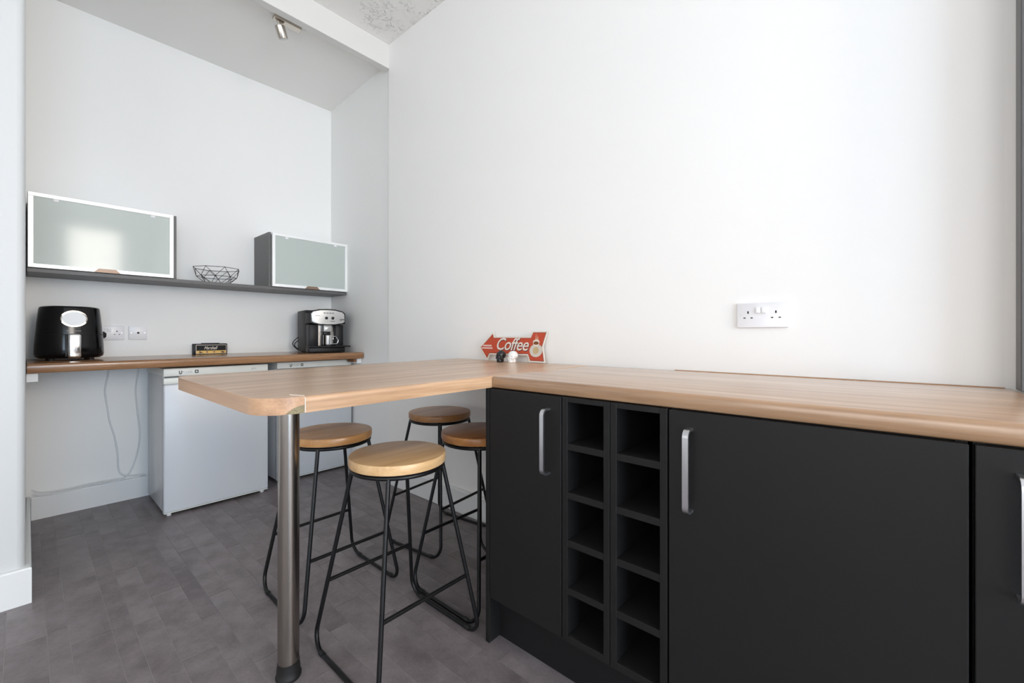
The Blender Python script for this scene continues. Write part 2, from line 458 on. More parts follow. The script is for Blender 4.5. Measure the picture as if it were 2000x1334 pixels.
# skirting boards
def skirt(name, poly, h, label):
    o = MB().prism(poly, 0, h, bev=.006, seg=2).build(name, GLOSS); struct(o, label, 'skirting board')
skirt('baseboard_far', [(XF, .02), (XF+.018, .02), (XF+.018, 1.745), (XF, 1.752)], .13, 'white skirting board along the wall behind the fridges')
skirt('baseboard_alcove', [(XF+.02, 1.735), (-2.655, 1.692), (-2.655, 1.710), (XF+.02, 1.753)], .14, 'white skirting board along the alcove side wall')
skirt('baseboard_left', [(XP, YR), (XP+.02, YR), (XP+.02, .016), (XF+.02, .016), (XF+.02, 0), (XP-.03, 0), (XP-.03, -.04), (XP, -.04)], .14, 'white skirting board round the foot of the left pier')
skirt('baseboard_back', [(-2.653, YB-.002), (-2.653, YB-.022), (-1.03, YB-.022), (-1.03, YB-.002)], .135, 'white skirting board under the breakfast bar')

# ------------------------------------------------------------------ worktops
ZT, ZU = .908, .87
t = thing('worktop', 'long light wood laminate worktop on the charcoal cabinets', 'worktop', (-.4, 1.37, ZU))
prof = [(1.043, ZU+.003), (1.046, ZU), (1.692, ZU), (1.692, ZT), (1.053, ZT), (1.0475, ZT-.0025), (1.044, ZT-.0075), (1.043, ZT-.014)]
M_YZ = basis((0, 0, 0), (0, 1, 0), (0, 0, 1), (1, 0, 0))
MB().prism(prof, -.9975, XR-.02, M_YZ).build('top', WOOD_X, t, smooth=50)
MB().box(-.62, XR-.03, 1.6925, 1.698, ZT-.006, ZT+.0025, .001, 1).build('wall_strip', mat('brown_sealant', srgb(168, 128, 92), .5, vary=.2, vscale=40), t)

t = thing('breakfast_bar', 'wide light wood breakfast bar on a steel leg', 'breakfast bar', (-1.45, 1.0, ZU))
# plan of the bar; its long near edge is rolled over, its free end carries an edging strip
R = .085; XN = -1.0; YE = .33
plan = [(XN, 1.692), (XN, YE+R)] + [(XN-R+R*math.cos(a), YE+R-R*math.sin(a)) for a in [PI/2*k/10 for k in range(1, 11)]] + [(-1.735, YE), (-1.80, .345), (-1.822, .372), (-1.905, 1.692)]
plan = plan[::-1]
mb = MB(); bm = bmesh.new()
lo = [bm.verts.new((p[0], p[1], ZU)) for p in plan]; hi = [bm.verts.new((p[0], p[1], ZT)) for p in plan]
bm.faces.new(lo[::-1]); bm.faces.new(hi)
for i in range(len(plan)): bm.faces.new((lo[i], lo[(i+1) % len(plan)], hi[(i+1) % len(plan)], hi[i]))
bm.edges.ensure_lookup_table()
es = [e for e in bm.edges if all(abs(v.co.x-XN) < 1e-5 for v in e.verts) and all(v.co.z > ZU+.01 for v in e.verts)]
bmesh.ops.bevel(bm, geom=es, offset=.012, segments=5, profile=.5, affect='EDGES')
bmesh.ops.recalc_face_normals(bm, faces=bm.faces)
mb.add(bm); mb.build('top', WOOD_Y, t, smooth=35)
# edging strip: wraps the free end; near its front end a piece has broken off
path = [(-1.80, .345), (-1.735, YE), (-1.60, YE), (-1.4, YE), (-1.2, YE)] + [(XN-R+R*math.cos(a), YE+R-R*math.sin(a)) for a in [PI/2*(1-k/16) for k in range(17)]] + [(XN, YE+R+.006)]
bm = bmesh.new(); cols = []
for i, p in enumerate(path):
    a = path[max(i-1, 0)]; c = path[min(i+1, len(path)-1)]
    d = Vector((c[0]-a[0], c[1]-a[1])).normalized(); nrm = Vector((d.y, -d.x))
    k = i-(len(path)-6)
    zlo = ZU + (0 if k < 0 else .0185*math.sin(min(1, (k+.3)/4.5)*PI/2))
    th = .0016
    cols.append([bm.verts.new((p[0]+nrm.x*o_, p[1]+nrm.y*o_, z)) for o_, z in ((th, zlo), (th, ZT+.0002), (-.0003, ZT+.0002), (-.0003, zlo))])
for A, B in zip(cols, cols[1:]):
    for j in range(4): bm.faces.new((A[j], A[(j+1) % 4], B[(j+1) % 4], B[j]))
bm.faces.new(cols[0]); bm.faces.new(cols[-1][::-1])
bmesh.ops.recalc_face_normals(bm, faces=bm.faces)
mb = MB(); mb.add(bm); e = mb.build('edging_strip', EDGE, t, smooth=30)
# exposed chipboard in the broken corner and the pale joint beside it
bm = bmesh.new(); cols = []
for i in range(len(path)-6, len(path)):
    p = path[i]; a = path[i-1]; c = path[min(i+1, len(path)-1)]
    d = Vector((c[0]-a[0], c[1]-a[1])).normalized(); nrm = Vector((d.y, -d.x))
    k = i-(len(path)-6); zhi = ZU + .0185*math.sin(min(1, (k+.3)/4.5)*PI/2)
    cols.append([bm.verts.new((p[0]+nrm.x*.0006, p[1]+nrm.y*.0006, z)) for z in (ZU+.0003, zhi)])
for A, B in zip(cols, cols[1:]): bm.faces.new((A[0], A[1], B[1], B[0]))
mb = MB(); mb.add(bm); o = mb.build('broken_corner', CORE, t); o['label'] = 'bare chipboard where the edging broke off'
MB().tube(fillet([(XN+.0012, YE+R+.0075, ZU+.001), (XN+.0012, YE+R+.0075, ZT-.003), (XN-.006, YE+R+.0075, ZT+.0008), (XN-.05, YE+R-.006, ZT+.0006)], .008), .0011, 6).build('edge_joint', SIGNW, t)

# steel leg under the bar
t = thing('table_leg', 'round brushed steel leg under the free end of the breakfast bar', 'table leg', (-1.372, .530, 0))
def leg_prof(mb, prof, top=(-1.352, .523)):
    b2 = MB(); b2.lathe(prof, 36)
    for v in b2.bm.verts:
        f = v.co.z/ZU
        v.co.x += -1.372 + (top[0]+1.372)*f; v.co.y += .530 + (top[1]-.530)*f
    mb.add(b2.bm)
mb = MB(); leg_prof(mb, [(.030, .045), (.030, ZU-.006)]); mb.build('tube', STEEL, t, smooth=40)
mb = MB(); leg_prof(mb, [(.034, 0), (.036, .006), (.036, .012), (.033, .016), (.033, .030), (.031, .045), (.0315, .052)]); mb.build('foot', RUBBER, t, smooth=40)
mb = MB(); leg_prof(mb, [(.044, ZU-.006), (.044, ZU)]); mb.build('top_plate', STEEL, t, smooth=40)

# ------------------------------------------------------------------ base cabinets
YF = 1.036                                     # door faces
def d_handle(x, parent, face=YF):
    pts = fillet([(x, face+.002, .826), (x, face-.034, .826), (x, face-.034, .634), (x, face+.002, .634)], .016, 6)
    MB().tube(pts, 0, ell=(.0068, .003), up=(1, 0, 0)).build('handle', SATIN, parent, smooth=40)['label'] = 'satin metal bow handle'
def base_cab(label, x0, x1, hx, end=False):
    t = thing('base_cabinet', label, 'cabinet', ((x0+x1)/2, 1.35, .15))
    T = .016; yb = 1.67
    mb = MB().box(x0+.001, x0+T, YF+.021, yb, .152, ZU-.002).box(x1-T, x1-.001, YF+.021, yb, .152, ZU-.002)
    mb.box(x0+T, x1-T, YF+.021, yb, .152, .168).box(x0+T, x1-T, yb-.01, yb, .168, ZU-.002).box(x0+T, x1-T, YF+.03, YF+.1, ZU-.02, ZU-.002)
    mb.build('carcass', CHAR, t)
    d = MB().box(x0+.0015, x1-.0015, YF, YF+.018, .157, ZU-.004, .0012, 1).build('door', CHAR, t)
    d_handle(hx, d)
    return t
c1 = base_cab('charcoal base cabinet with one narrow door next to the stools', -1.005, -.710, -.757)
c2 = base_cab('charcoal base cabinet with one broad plain door right of the wine racks', -.395, .1115, -.342)
c3 = base_cab('charcoal base cabinet cut off by the right edge of the photo', .1155, XR-.004, .168)
# end panel standing on the floor
e = MB().box(-1.023, -1.006, YF, 1.69, 0, ZU-.002, .0008, 1).build('end_panel', CHAR)
tag(e, 'charcoal end panel closing the cabinet run beside the stools', 'panel')
# plinth
e = MB().box(-1.0055, XR-.004, 1.088, 1.104, .0005, .1505, .0008, 1).build('plinth', CHAR_D)
tag(e, 'dark plinth board along the floor under the charcoal cabinets', 'plinth')
# two open wine racks
def wine_rack(x0, x1, label):
    t = thing('wine_rack', label, 'wine rack', ((x0+x1)/2, 1.3, .15), group='open wine rack cabinets')
    T = .019; yb = 1.50
    for a, c in ((x0+.0006, x0+T), (x1-T, x1-.0006)):
        MB().box(a, c, YF, yb, .155, ZU-.003, .0007, 1).build('side_panel', CHAR, t)
    MB().box(x0+T, x1-T, yb-.008, yb, .155, ZU-.003).build('back_panel', CHAR, t)
    MB().box(x0+T, x1-T, YF+.0005, yb-.008, .853, ZU-.003, .0007, 1).build('top_panel', CHAR, t)
    for z in (.174, .313, .452, .591, .733):
        MB().box(x0+T, x1-T, YF+.0005, yb-.008, z-.019, z, .0007, 1).build('shelf', CHAR, t)
wine_rack(-.7085, -.5535, 'charcoal open wine rack with five cubbyholes, left of the pair')
wine_rack(-.5525, -.3970, 'charcoal open wine rack with five cubbyholes, right of the pair')

# ------------------------------------------------------------------ stools
def stool(seat_mat, label, loc, rz):
    t = thing('bar_stool', label, 'stool', loc, rz, 'wood and black steel bar stools')
    zs = .650
    MB().lathe([(.150, zs-.034), (.1585, zs-.031), (.160, zs-.026), (.160, zs-.005), (.158, zs-.0015), (.153, zs)], 56).build('seat', seat_mat, t, smooth=40, world=False)
    rr = .150; zr = zs-.0415
    MB().tube([(rr*math.cos(2*PI*k/48), rr*math.sin(2*PI*k/48), zr) for k in range(48)], .0072, 8, closed=True).build('seat_ring', BLACKM, t, smooth=60, world=False)
    a, fx, fy = .106, .197, .199
    for s in (-1, 1):
        pts = fillet([(-a, s*a, zr), (-fx, s*fy, .0075), (fx, s*fy, .0075), (a, s*a, zr)], .055, 8)
        f = MB().tube(pts, .0072, 10).build('sled_frame', BLACKM, t, smooth=60, world=False)
        for sx in (-1, 1):
            MB().tube([(sx*(fx-.075), s*fy, .0085), (sx*(fx-.055), s*fy, .0085)], .0085, 10).build('foot_sleeve', RUBBER, f, smooth=40, world=False)
    zb = .222; q = 1-zb/zr; bx, by = a+(fx-a)*q, a+(fy-a)*q
    for s in (-1, 1):
        MB().tube([(s*bx, -by, zb), (s*bx, by, zb)], .0066, 10).build('footrest_bar', BLACKM, t, smooth=60, world=False)
    return t
stool(SEAT[0], 'round pale wooden bar stool nearest the camera', (-1.243, .835, 0), 0)
stool(SEAT[1], 'round wooden bar stool half hidden by the steel table leg', (-1.735, .842, 0), 0)
stool(SEAT[2], 'round wooden bar stool furthest back against the wall', (-1.752, 1.432, 0), math.radians(7))
stool(SEAT[3], 'round brown bar stool partly hidden by the charcoal end panel', (-1.276, 1.257, 0), 0)

# ------------------------------------------------------------------ back counter and fridges
ZB = .912
t = thing('back_counter', 'narrow wooden counter along the alcove over the fridges', 'worktop', (-3.3, .87, ZB))
prof = [(-3.033, ZB-.046), (-3.030, ZB-.043), (-3.030, ZB-.012), (-3.0315, ZB-.005), (-3.037, ZB-.001), (-3.045, ZB), (XF+.002, ZB), (XF+.002, ZB-.046)]
M_XZ = basis((0, 0, 0), (1, 0, 0), (0, 0, 1), (0, -1, 0))
MB().prism(prof, -1.722, -.004, M_XZ).build('top', WOOD_B, t, smooth=50)
MB().box(-3.09, -3.034, 1.7222, 1.7235, ZB-.044, ZB-.004).build('end_cap', WOOD_B, t)
e = MB().box(-3.50, -3.06, .0015, .040, ZB-.09, ZB-.0475, .002, 1).build('support_batten', GLOSS); tag(e, 'white painted batten under the left end of the alcove counter', 'batten')
t = thing('support_bracket', 'timber and white bracket under the right end of the alcove counter', 'bracket', (-3.1, 1.71, ZB-.09))
MB().box(-3.185, -3.065, 1.690, 1.7275, ZB-.085, ZB-.0475, .002, 1).build('batten', GLOSS, t)
MB().box(-3.18, -3.08, 1.668, 1.6895, ZB-.075, ZB-.0475, .001, 1).build('block', TIMBER, t)

def fridge(y0, y1, xf, label, mark):
    t = thing('fridge', label, 'fridge', (xf-.25, (y0+y1)/2, 0), group='white under-counter fridges')
    H = .853; xb = XF+.04
    MB().box(xb, xf-.055, y0+.004, y1-.004, .018, H-.012, .006, 2).build('body', FRIDGE_S, t, smooth=40)
    MB().box(xb, xf-.004, y0, y1, H-.046, H, .006, 2).build('control_strip', CREAM, t, smooth=40)
    MB().box(xf-.054, xf-.022, y0+.012, y1-.012, .03, H-.052).build('door_seal', SEAL, t)
    d = MB().box(xf-.045, xf, y0, y1, .022, .762, .010, 3).build('door', FRIDGE, t, smooth=40)
    MB().box(xf-.045, xf-.001, y0, y1, .7625, H-.054, .005, 2).build('door_handle_strip', CREAM, d, smooth=40)
    MB().box(xf-.044, xf+.0015, y0+.002, y1-.002, .018, .0225, .002, 1).build('door_base_trim', CREAM, d)
    for yy in (y0+.03, y1-.03):
        for xx in (xf-.03, xb+.03):
            MB().lathe([(.012, 0), (.012, .012), (.008, .014), (.008, .022)], 16, Matrix.Translation((xx, yy, 0))).build('foot', PLASTIC, t, smooth=40)
    # maker's marks on the strip
    zc = H-.024; X = xf-.004
    yl = mark
    MB().prism([(yl, zc+.009), (yl+.004, zc+.009), (yl+.004, zc-.003), (yl+.007, zc-.008), (yl+.0105, zc-.003), (yl+.0105, zc+.009), (yl+.0145, zc+.009), (yl+.0145, zc-.005), (yl+.010, zc-.012), (yl+.004, zc-.012), (yl, zc-.005)], .0001, .0006, face_x((X, 0, 0))).build('printed_mark', DKINK, t)
    MB().box(X, X+.0005, yl+.016, yl+.022, zc+.001, zc+.0035).build('printed_dash', DKINK, t)
    text('printed_letters', 'CLASS', .017, face_x((X+.0003, yl+.024, zc-.006)), GREYINK, t, xs=.85, extrude=.0002)
    q0 = yl+.076
    MB().prism(rrect(q0, q0+.018, zc-.009, zc+.010, .003, 3), .0001, .0005, face_x((X, 0, 0))).build('printed_square', DKINK, t)
    MB().prism(rrect(q0+.005, q0+.013, zc-.004, zc+.005, .001, 2), .0005, .0008, face_x((X, 0, 0))).build('printed_square_centre', CREAM, t)
    return t
f1 = fridge(.518, 1.068, -3.095, 'white under-counter fridge on the left, standing furthest forward', .590)
f2 = fridge(1.160, 1.716, -3.195, 'white under-counter fridge on the right, behind the stools', 1.245)
text('energy_mark', 'A+', .024, face_x((-3.0987, .965, .820)), GREYINK, f1, shear=.3, extrude=.0002)

# ------------------------------------------------------------------ wall shelf with two glass-door cabinets
XS = -3.33
sh = MB().box(XF+.002, XS, .004, 1.742, 1.376, 1.398, .0015, 1).build('wall_shelf', GREY)
tag(sh, 'long dark grey shelf carrying the two glass cabinets', 'shelf')
def wall_cab(y0, y1, label, left_end):
    t = thing('wall_cabinet', label, 'wall cabinet', (-3.48, (y0+y1)/2, 1.398), group='grey wall cabinets with frosted flap doors')
    T = .016; z0, z1 = 1.3985, 1.792
    MB().box(XF+.003, XS-.003, y0, y0+T, z0, z1, .001, 1).build('side_panel', GREY, t)
    MB().box(XF+.003, XS-.003, y1-T, y1, z0, z1, .001, 1).build('side_panel', GREY, t)
    MB().box(XF+.003, XS-.003, y0+T, y1-T, z1-T, z1, .001, 1).build('top_panel', PLASTIC, t)
    MB().box(XF+.003, XF+.009, y0+T, y1-T, z0, z1-T).build('back_panel', PLASTIC, t)
    a, c = (y0+.001, y1-T-.002) if left_end else (y0+T+.002, y1-.001)
    d = thing('door', '', '', (XS, (a+c)/2, z0)); del d['label']; del d['category']
    d.parent = t; d.location = Vector((XS, (a+c)/2, z0)) - wloc(t)
    w = .020; zb, zt = z0+.0015, z1-.002; X0, X1 = XS-.002, XS+.018
    MB().box(X0, X1, a, c, zt-w, zt, .001, 1).box(X0, X1, a, c, zb, zb+w, .001, 1).box(X0, X1, a, a+w, zb+w, zt-w, .001, 1).box(X0, X1, c-w, c, zb+w, zt-w, .001, 1).build('door_frame', ALU, d)
    MB().box(X0+.005, X1-.004, a+w-.004, c-w+.004, zb+w-.004, zt-w+.004).build('glass_pane', FROST, d)
    m = (a+c)/2; hw = .055
    MB().prism([(m-hw, zb), (m+hw, zb), (m+hw-.018, zb+.020), (m-hw+.018, zb+.020)], 0, .004, face_x((X1-.001, 0, 0))).build('pull', BRONZE, d)
    for yy in (a+.10, c-.10):
        MB().box(X1-.0095, X1-.0015, yy-.011, yy+.011, zt-w-.014, zt-w+.001, .002, 2).build('hinge', PLASTIC, d, smooth=40)
    MB().box(XS-.10, XS-.006, c-.03, c-.016, 1.56, 1.74, .004, 1).build('lift_arm', SEAL, t)
    return t
wall_cab(.006, .622, 'left wall cabinet with frosted glass door reflecting a window', True)
wall_cab(1.152, 1.741, 'right wall cabinet with frosted green-grey glass door over the coffee machine', False)

# wire fruit basket on the shelf
def wire_basket():
    c = Vector((-3.475, .872, 1.398)); t = thing('wire_basket', 'black geometric wire fruit basket on the grey shelf', 'basket', c)
    n = 8; w = .0016
    rg = lambda r, z, o: [Vector((r*math.cos(2*PI*(k+o)/n), r*math.sin(2*PI*(k+o)/n), z)) for k in range(n)]
    top, mid, bot = rg(.138, .108, .1), rg(.116, .050, .6), rg(.068, .004, .1)
    for nm, ring in (('rim', top), ('middle_ring', mid), ('base_ring', bot)):
        MB().tube(ring, w*1.15, 6, closed=True).build(nm, BLACKM, t, world=False)
    for k in range(n):
        for a, b_ in ((top[k], mid[k]), (top[(k+1) % n], mid[k]), (mid[k], bot[k]), (mid[k], bot[(k+1) % n])):
            MB().tube([a, b_], w, 5).build('wire', BLACKM, t, world=False)
wire_basket()

# ------------------------------------------------------------------ air fryer
def air_fryer():
    c = Vector((-3.385, .161, ZB)); t = thing('air_fryer', 'glossy black air fryer with chrome handle on the alcove counter', 'air fryer', c, math.radians(2))
    A = dict(n=48, sx=1.12, sy=1, power=2.7)
    MB().lathe([(.118, .012), (.130, .020), (.1345, .035), (.1330, .08), (.1290, .1375)], **A).build('basket_drawer', BLACKP, t, smooth=45, world=False)
    MB().lathe([(.1265, .137), (.1265, .1405)], **A).build('seam', DARK, t, world=False)
    MB().lathe([(.1288, .140), (.1255, .19), (.1215, .24), (.1180, .275), (.1155, .284), (.106, .289), (.09, .291)], **A).build('body', BLACKP, t, smooth=45, world=False)
    for sy in (-.075, .075):
        for sx in (-.08, .09): MB().lathe([(.012, 0), (.012, .013)], 12, Matrix.Translation((sx, sy, 0))).build('foot', RUBBER, t, world=False)
    # display and handle on the front
    tilt = Matrix.Rotation(math.radians(-4.5), 4, 'Y')
    Md = Matrix.Translation((.1400, .004, .222)) @ tilt @ basis((0, 0, 0), (0, 1, 0), (0, 0, 1), (1, 0, 0))
    MB().prism(ellipse(0, 0, .052, .044, 40), -.03, .004, Md, bev=.003).build('display_bezel', STEEL, t, smooth=40, world=False)
    MB().prism(ellipse(.001, 0, .0445, .037, 40), .004, .0052, Md).build('display', mat('display_white', (.74, .76, .78, 1), .35), t, world=False)
    MB().box(.120, .1445, -.024, .030, .157, .1585).build('printed_name', GREYINK, t, world=False)
    h = MB().box(.128, .168, -.022, .030, .014, .142, .010, 3).build('handle', CHROME, t, smooth=40, world=False)
    h['label'] = 'chrome drawer handle'
    MB().box(.12, .150, -.030, -.0225, .02, .138, .002, 1).build('handle_mount', BLACKS, t, world=False)
air_fryer()

# ------------------------------------------------------------------ coffee machine
def coffee_machine():
    c = Vector((-3.335, 1.535, ZB)); t = thing('coffee_machine', 'black coffee machine with silver control panel in the alcove corner', 'coffee machine', c, math.radians(-9.4))
    K = dict(world=False)
    MB().box(-.185, .055, -.131, .131, .006, .325, .008, 2).build('body', BLACKS, t, smooth=40, **K)
    MB().prism([(-.131, .222), (-.131, .30), (-.11, .318), (-.06, .329), (0, .333), (.06, .329), (.11, .318), (.131, .30), (.131, .222), (.06, .212), (-.06, .212)], .055, .168, face_x((0, 0, 0)), bev=.006).build('head', BLACKS, t, smooth=30, **K)
    p = MB().prism([(-.119, .295), (-.105, .311), (-.055, .3205), (0, .323), (.055, .3205), (.105, .311), (.121, .295), (.123, .235), (.105, .225), (.055, .2185), (0, .2165), (-.06, .2185), (-.1, .226), (-.115, .236)], .168, .174, face_x((0, 0, 0)), bev=.003).build('control_panel', SILVERP, t, smooth=30, **K)
    for yy in (-.012, .034):
        MB().lathe([(.0105, 0), (.0105, .006), (.008, .0075)], 20, basis((.174, yy, .263), (0, 1, 0), (0, 0, 1), (1, 0, 0))).build('dial', BLACKS, p, smooth=40, **K)
    for yy in (-.024, -.004, .016, .036): MB().prism(rrect(yy-.008, yy+.008, .2985, .3035, .002, 3), .174, .1748, face_x((0, 0, 0))).build('button', DKINK, p, **K)
    for yy in (-.022, -.004, .012): MB().prism(ellipse(0, 0, .002, .002, 8), 0, .0006, basis((.174, yy, .239), (0, 1, 0), (0, 0, 1), (1, 0, 0))).build('indicator', DKINK, p, **K)
    for yy in (.027, .043): MB().prism(rrect(yy-.007, yy+.007, .236, .241, .002, 3), .174, .1748, face_x((0, 0, 0))).build('button', DKINK, p, **K)
    MB().prism(rrect(-.092, -.056, .2775, .2825, .002, 3), .174, .1744, face_x((0, 0, 0))).build('printed_name', GREYINK, p, **K)
    MB().tube([(.174, .098, .252), (.188, .098, .252)], .006, 12).tube([(.186, .084, .252), (.186, .122, .254)], .0042, 8).build('steam_knob', STEEL, p, smooth=40, **K)
    # front below the head
    MB().box(.055, .150, -.128, -.062, .045, .213, .006, 2).build('water_tank', BLACKS, t, smooth=40, **K)
    MB().box(.055, .125, .068, .128, .045, .213, .004, 2).build('front_column', BLACKS, t, smooth=40, **K)
    MB().box(.0551, .070, -.061, .067, .046, .213).build('niche_panel', STEEL, t, **K)
    MB().prism(rrect(-.022, .036, .160, .2125, .006, 3), .07, .142, face_x((0, 0, 0)), bev=.006).build('spout', SILVERP, t, smooth=40, **K)
    MB().box(.07, .130, -.020, .032, .134, .160, .004, 2).build('nozzle', BLACKS, t, smooth=40, **K)
    MB().tube([(.075, .058, .21), (.1, .058, .20), (.105, .058, .10)], .003, 8).build('steam_pipe', CHROME, t, smooth=60, **K)
    MB().box(.055, .160, -.130, .130, .004, .042, .004, 2).build('drip_base', BLACKS, t, smooth=40, **K)
    MB().box(.060, .205, -.134, .160, .042, .053, .004, 2).build('drip_tray', BLACKS, t, smooth=40, **K)
    for sx in (-.15, .13):
        for sy in (-.1, .1): MB().lathe([(.01, 0), (.01, .007)], 10, Matrix.Translation((sx, sy, 0))).build('foot', RUBBER, t, **K)
    for r, o_ in ((.052, .0), (.036, .006)):
        pts = [(-.165+.002*k, -.131 - r*.75*math.sin(PI*k/10)-.002, .012+.006 + r*1.9*(k/10)+o_) for k in range(11)]
        MB().tube(pts, .0032, 8).build('power_cord', RUBBER, t, smooth=60, **K)
    return t, c
cm, cmc = coffee_machine()
Rm = Matrix.Rotation(math.radians(-9.4), 3, 'Z')
mp_ = cmc + Rm @ Vector((.135, .012, .0535))
t = thing('metal_mug', 'small stainless steel mug on the coffee machine drip tray', 'mug', mp_, math.radians(-9.4))
MB().lathe([(.030, 0), (.0335, .002), (.0350, .01), (.0332, .076), (.0337, .0795), (.0322, .0795), (.0316, .075), (.032, .006)], 32).build('body', CHROME, t, smooth=50, world=False)
MB().tube(fillet([(0, .0325, .066), (0, .053, .074), (0, .076, .038), (0, .066, .013), (0, .0335, .012)], .016, 6), .0036, 8).build('handle', CHROME, t, smooth=60, world=False)

# ------------------------------------------------------------------ guitar-amplifier shaped key holder
def amp():
    x1 = -3.575; y0, y1 = .762, .962; z0 = ZB
    t = thing('key_holder', 'key holder shaped like a small black and gold guitar amplifier', 'key holder', (-3.6, .862, z0))
    MB().box(XF+.004, x1-.004, y0, y1, z0, z0+.074, .004, 2).build('case', BLACKS, t, smooth=40)
    MB().box(XF+.012, x1-.015, y0+.05, y1-.045, z0+.0735, z0+.078, .002, 2).build('top_handle', BLACKS, t)
    f = face_x((x1-.004, 0, 0))
    MB().prism([(y0+.013, z0+.004), (y1-.007, z0+.004), (y1-.007, z0+.066), (y0+.013, z0+.066)], 0, .0012, f).build('piping', SIGNW, t)
    MB().prism([(y0+.0155, z0+.0255), (y1-.0095, z0+.0255), (y1-.0095, z0+.063), (y0+.0155, z0+.063)], .0012, .0022, f).build('speaker_cloth', DARK, t)
    MB().prism([(y0+.0155, z0+.006), (y1-.0095, z0+.006), (y1-.0095, z0+.0252), (y0+.0155, z0+.0252)], .0012, .0030, f).build('gold_panel', GOLD, t)
    text('lettering', 'Marshall', .031, face_x((x1-.0015, y0+.058, z0+.034)), SIGNW, t, shear=.4, extrude=.0004, offset=.0002, xs=.74)
    for i, yy in enumerate((.034, .076, .118, .166)):
        j = MB().lathe([(.006, 0), (.006, .003), (.004, .0035)], 14, basis((x1-.001, y0+yy, z0+.0165), (0, 1, 0), (0, 0, 1), (1, 0, 0))).build('jack_socket', BRONZE, t, smooth=40)
        if i in (0, 3):
            MB().tube([(x1+.001, y0+yy, z0+.0165), (x1+.016, y0+yy+.006, z0+.013)], .0042, 10).build('jack_plug', NICKEL, j, smooth=40)
            cc = Vector((x1+.014, y0+yy+.008, z0+.0085))
            MB().tube([cc+Vector((.002*math.sin(a), .0075*math.cos(a), .0065*math.sin(a))) for a in [2*PI*k/16 for k in range(16)]], .0011, 6, closed=True).build('key_ring', NICKEL, j, smooth=60)
amp()

# ------------------------------------------------------------------ sockets
def double_socket(M, label, w=.158, h=.089, pins=(0, 1)):
    t = thing('double_socket', label, 'socket', M.translation)
    def pr(nm, poly, a, c, m, bev=0, par=None, seg=2): return MB().prism(poly, a, c, M, bev, seg).build(nm, m, par or t, smooth=40)
    p = pr('plate', rrect(-w/2, w/2, -h/2, h/2, .004, 3), .0003, .0095, PLASTIC, .0025)
    for i, u in enumerate((-w*.27, w*.27)):
        if i not in pins: continue
        pr('earth_hole', [(u-.0022, .005), (u+.0022, .005), (u+.0022, .014), (u-.0022, .014)], .0093, .0098, DARK)
        for s in (-1, 1): pr('pin_hole', [(u+s*.0113-.0034, -.0120), (u+s*.0113+.0034, -.0120), (u+s*.0113+.0034, -.0080), (u+s*.0113-.0034, -.0080)], .0093, .0098, DKINK)
    for s in (-1, 1):
        u = s*.0085 - .002
        pr('rocker_switch', rrect(u-.0078, u+.0078, .006, .027, .0015, 2), .0093, .0150, PLASTIC, .0015)
        pr('screw', ellipse(s*w*.415, 0, .0026, .0026, 12), .0093, .0099, SATIN)
    return t
double_socket(face_y((-.316, YB, 1.119)), 'white double power socket on the long wall above the worktop')
double_socket(face_x((XF, .336, 1.061)), 'white double power socket on the alcove wall behind the air fryer', w=.152, h=.088)
t = thing('aerial_socket', 'single white aerial socket plate on the alcove wall', 'socket', (XF, .478, 1.061))
M = face_x((XF, .478, 1.061))
MB().prism(rrect(-.045, .045, -.043, .043, .003, 3), .0003, .009, M, .002).build('plate', PLASTIC, t, smooth=40)
MB().lathe([(.0062, .0088), (.0062, .0125), (.0045, .0125), (.0045, .010)], 20, M).build('aerial_plug', DKINK, t, smooth=40)
MB().prism(ellipse(0, 0, .0036, .0036, 12), .009, .0108, M).build('aerial_hole', DARK, t)
for s in (-1, 1): MB().prism(ellipse(s*.033, 0, .0024, .0024, 12), .0088, .0094, M).build('screw', SATIN, t)
t = thing('power_plug', 'black plug in the alcove socket next to the air fryer', 'plug', (XF+.03, .300, 1.055))
MB().prism([(.272, 1.030), (.318, 1.028), (.326, 1.036), (.327, 1.058), (.318, 1.066), (.296, 1.076), (.272, 1.082)], .0103, .044, face_x((XF, 0, 0)), bev=.006).build('body', BLACKS, t, smooth=40)
MB().tube(fillet([(XF+.03, .300, 1.032), (XF+.032, .30, .99), (XF+.04, .27, .94), (XF+.06, .20, ZB+.006)], .03), .003, 8).build('cord', RUBBER, t, smooth=60)

# ------------------------------------------------------------------ cables on the alcove wall
def cable(pts, r, label):
    pts = [Vector(p) for p in pts]; out = []
    for i in range(len(pts)-1):
        p0, p1, p2, p3 = pts[max(i-1, 0)], pts[i], pts[i+1], pts[min(i+2, len(pts)-1)]
        for k in range(6):
            u = k/6; out.append(.5*((2*p1)+(p2-p0)*u+(2*p0-5*p1+4*p2-p3)*u*u+(3*p1-p0-3*p2+p3)*u**3))
    out.append(pts[-1])
    tag(MB().tube(out, r, 8).build('wall_cable', PAINTC, smooth=60), label, 'cable', 'painted cables on the alcove wall')
X = XF+.005
cable([(X, .342, .86), (X, .335, .79), (X, .323, .70), (X, .335, .58), (X, .346, .50), (X, .368, .40), (X, .380, .30), (X, .383, .22), (X+.004, .395, .172), (X+.016, .43, .150), (X+.017, .47, .146), (X+.017, .512, .140)], .0042, 'white painted cable hanging from the counter, left of the two')
cable([(X, .480, .86), (X, .474, .78), (X, .466, .69), (X, .474, .56), (X, .486, .43), (X, .482, .34), (X, .466, .25), (X+.002, .445, .185), (X+.016, .412, .142), (X+.018, .36, .135), (X+.017, .28, .138), (X+.017, .20, .134), (X+.017, .12, .130), (X+.017, .06, .134), (X+.016, .025, .150)], .0042, 'white painted cable hanging beside the fridge then running left along the skirting')
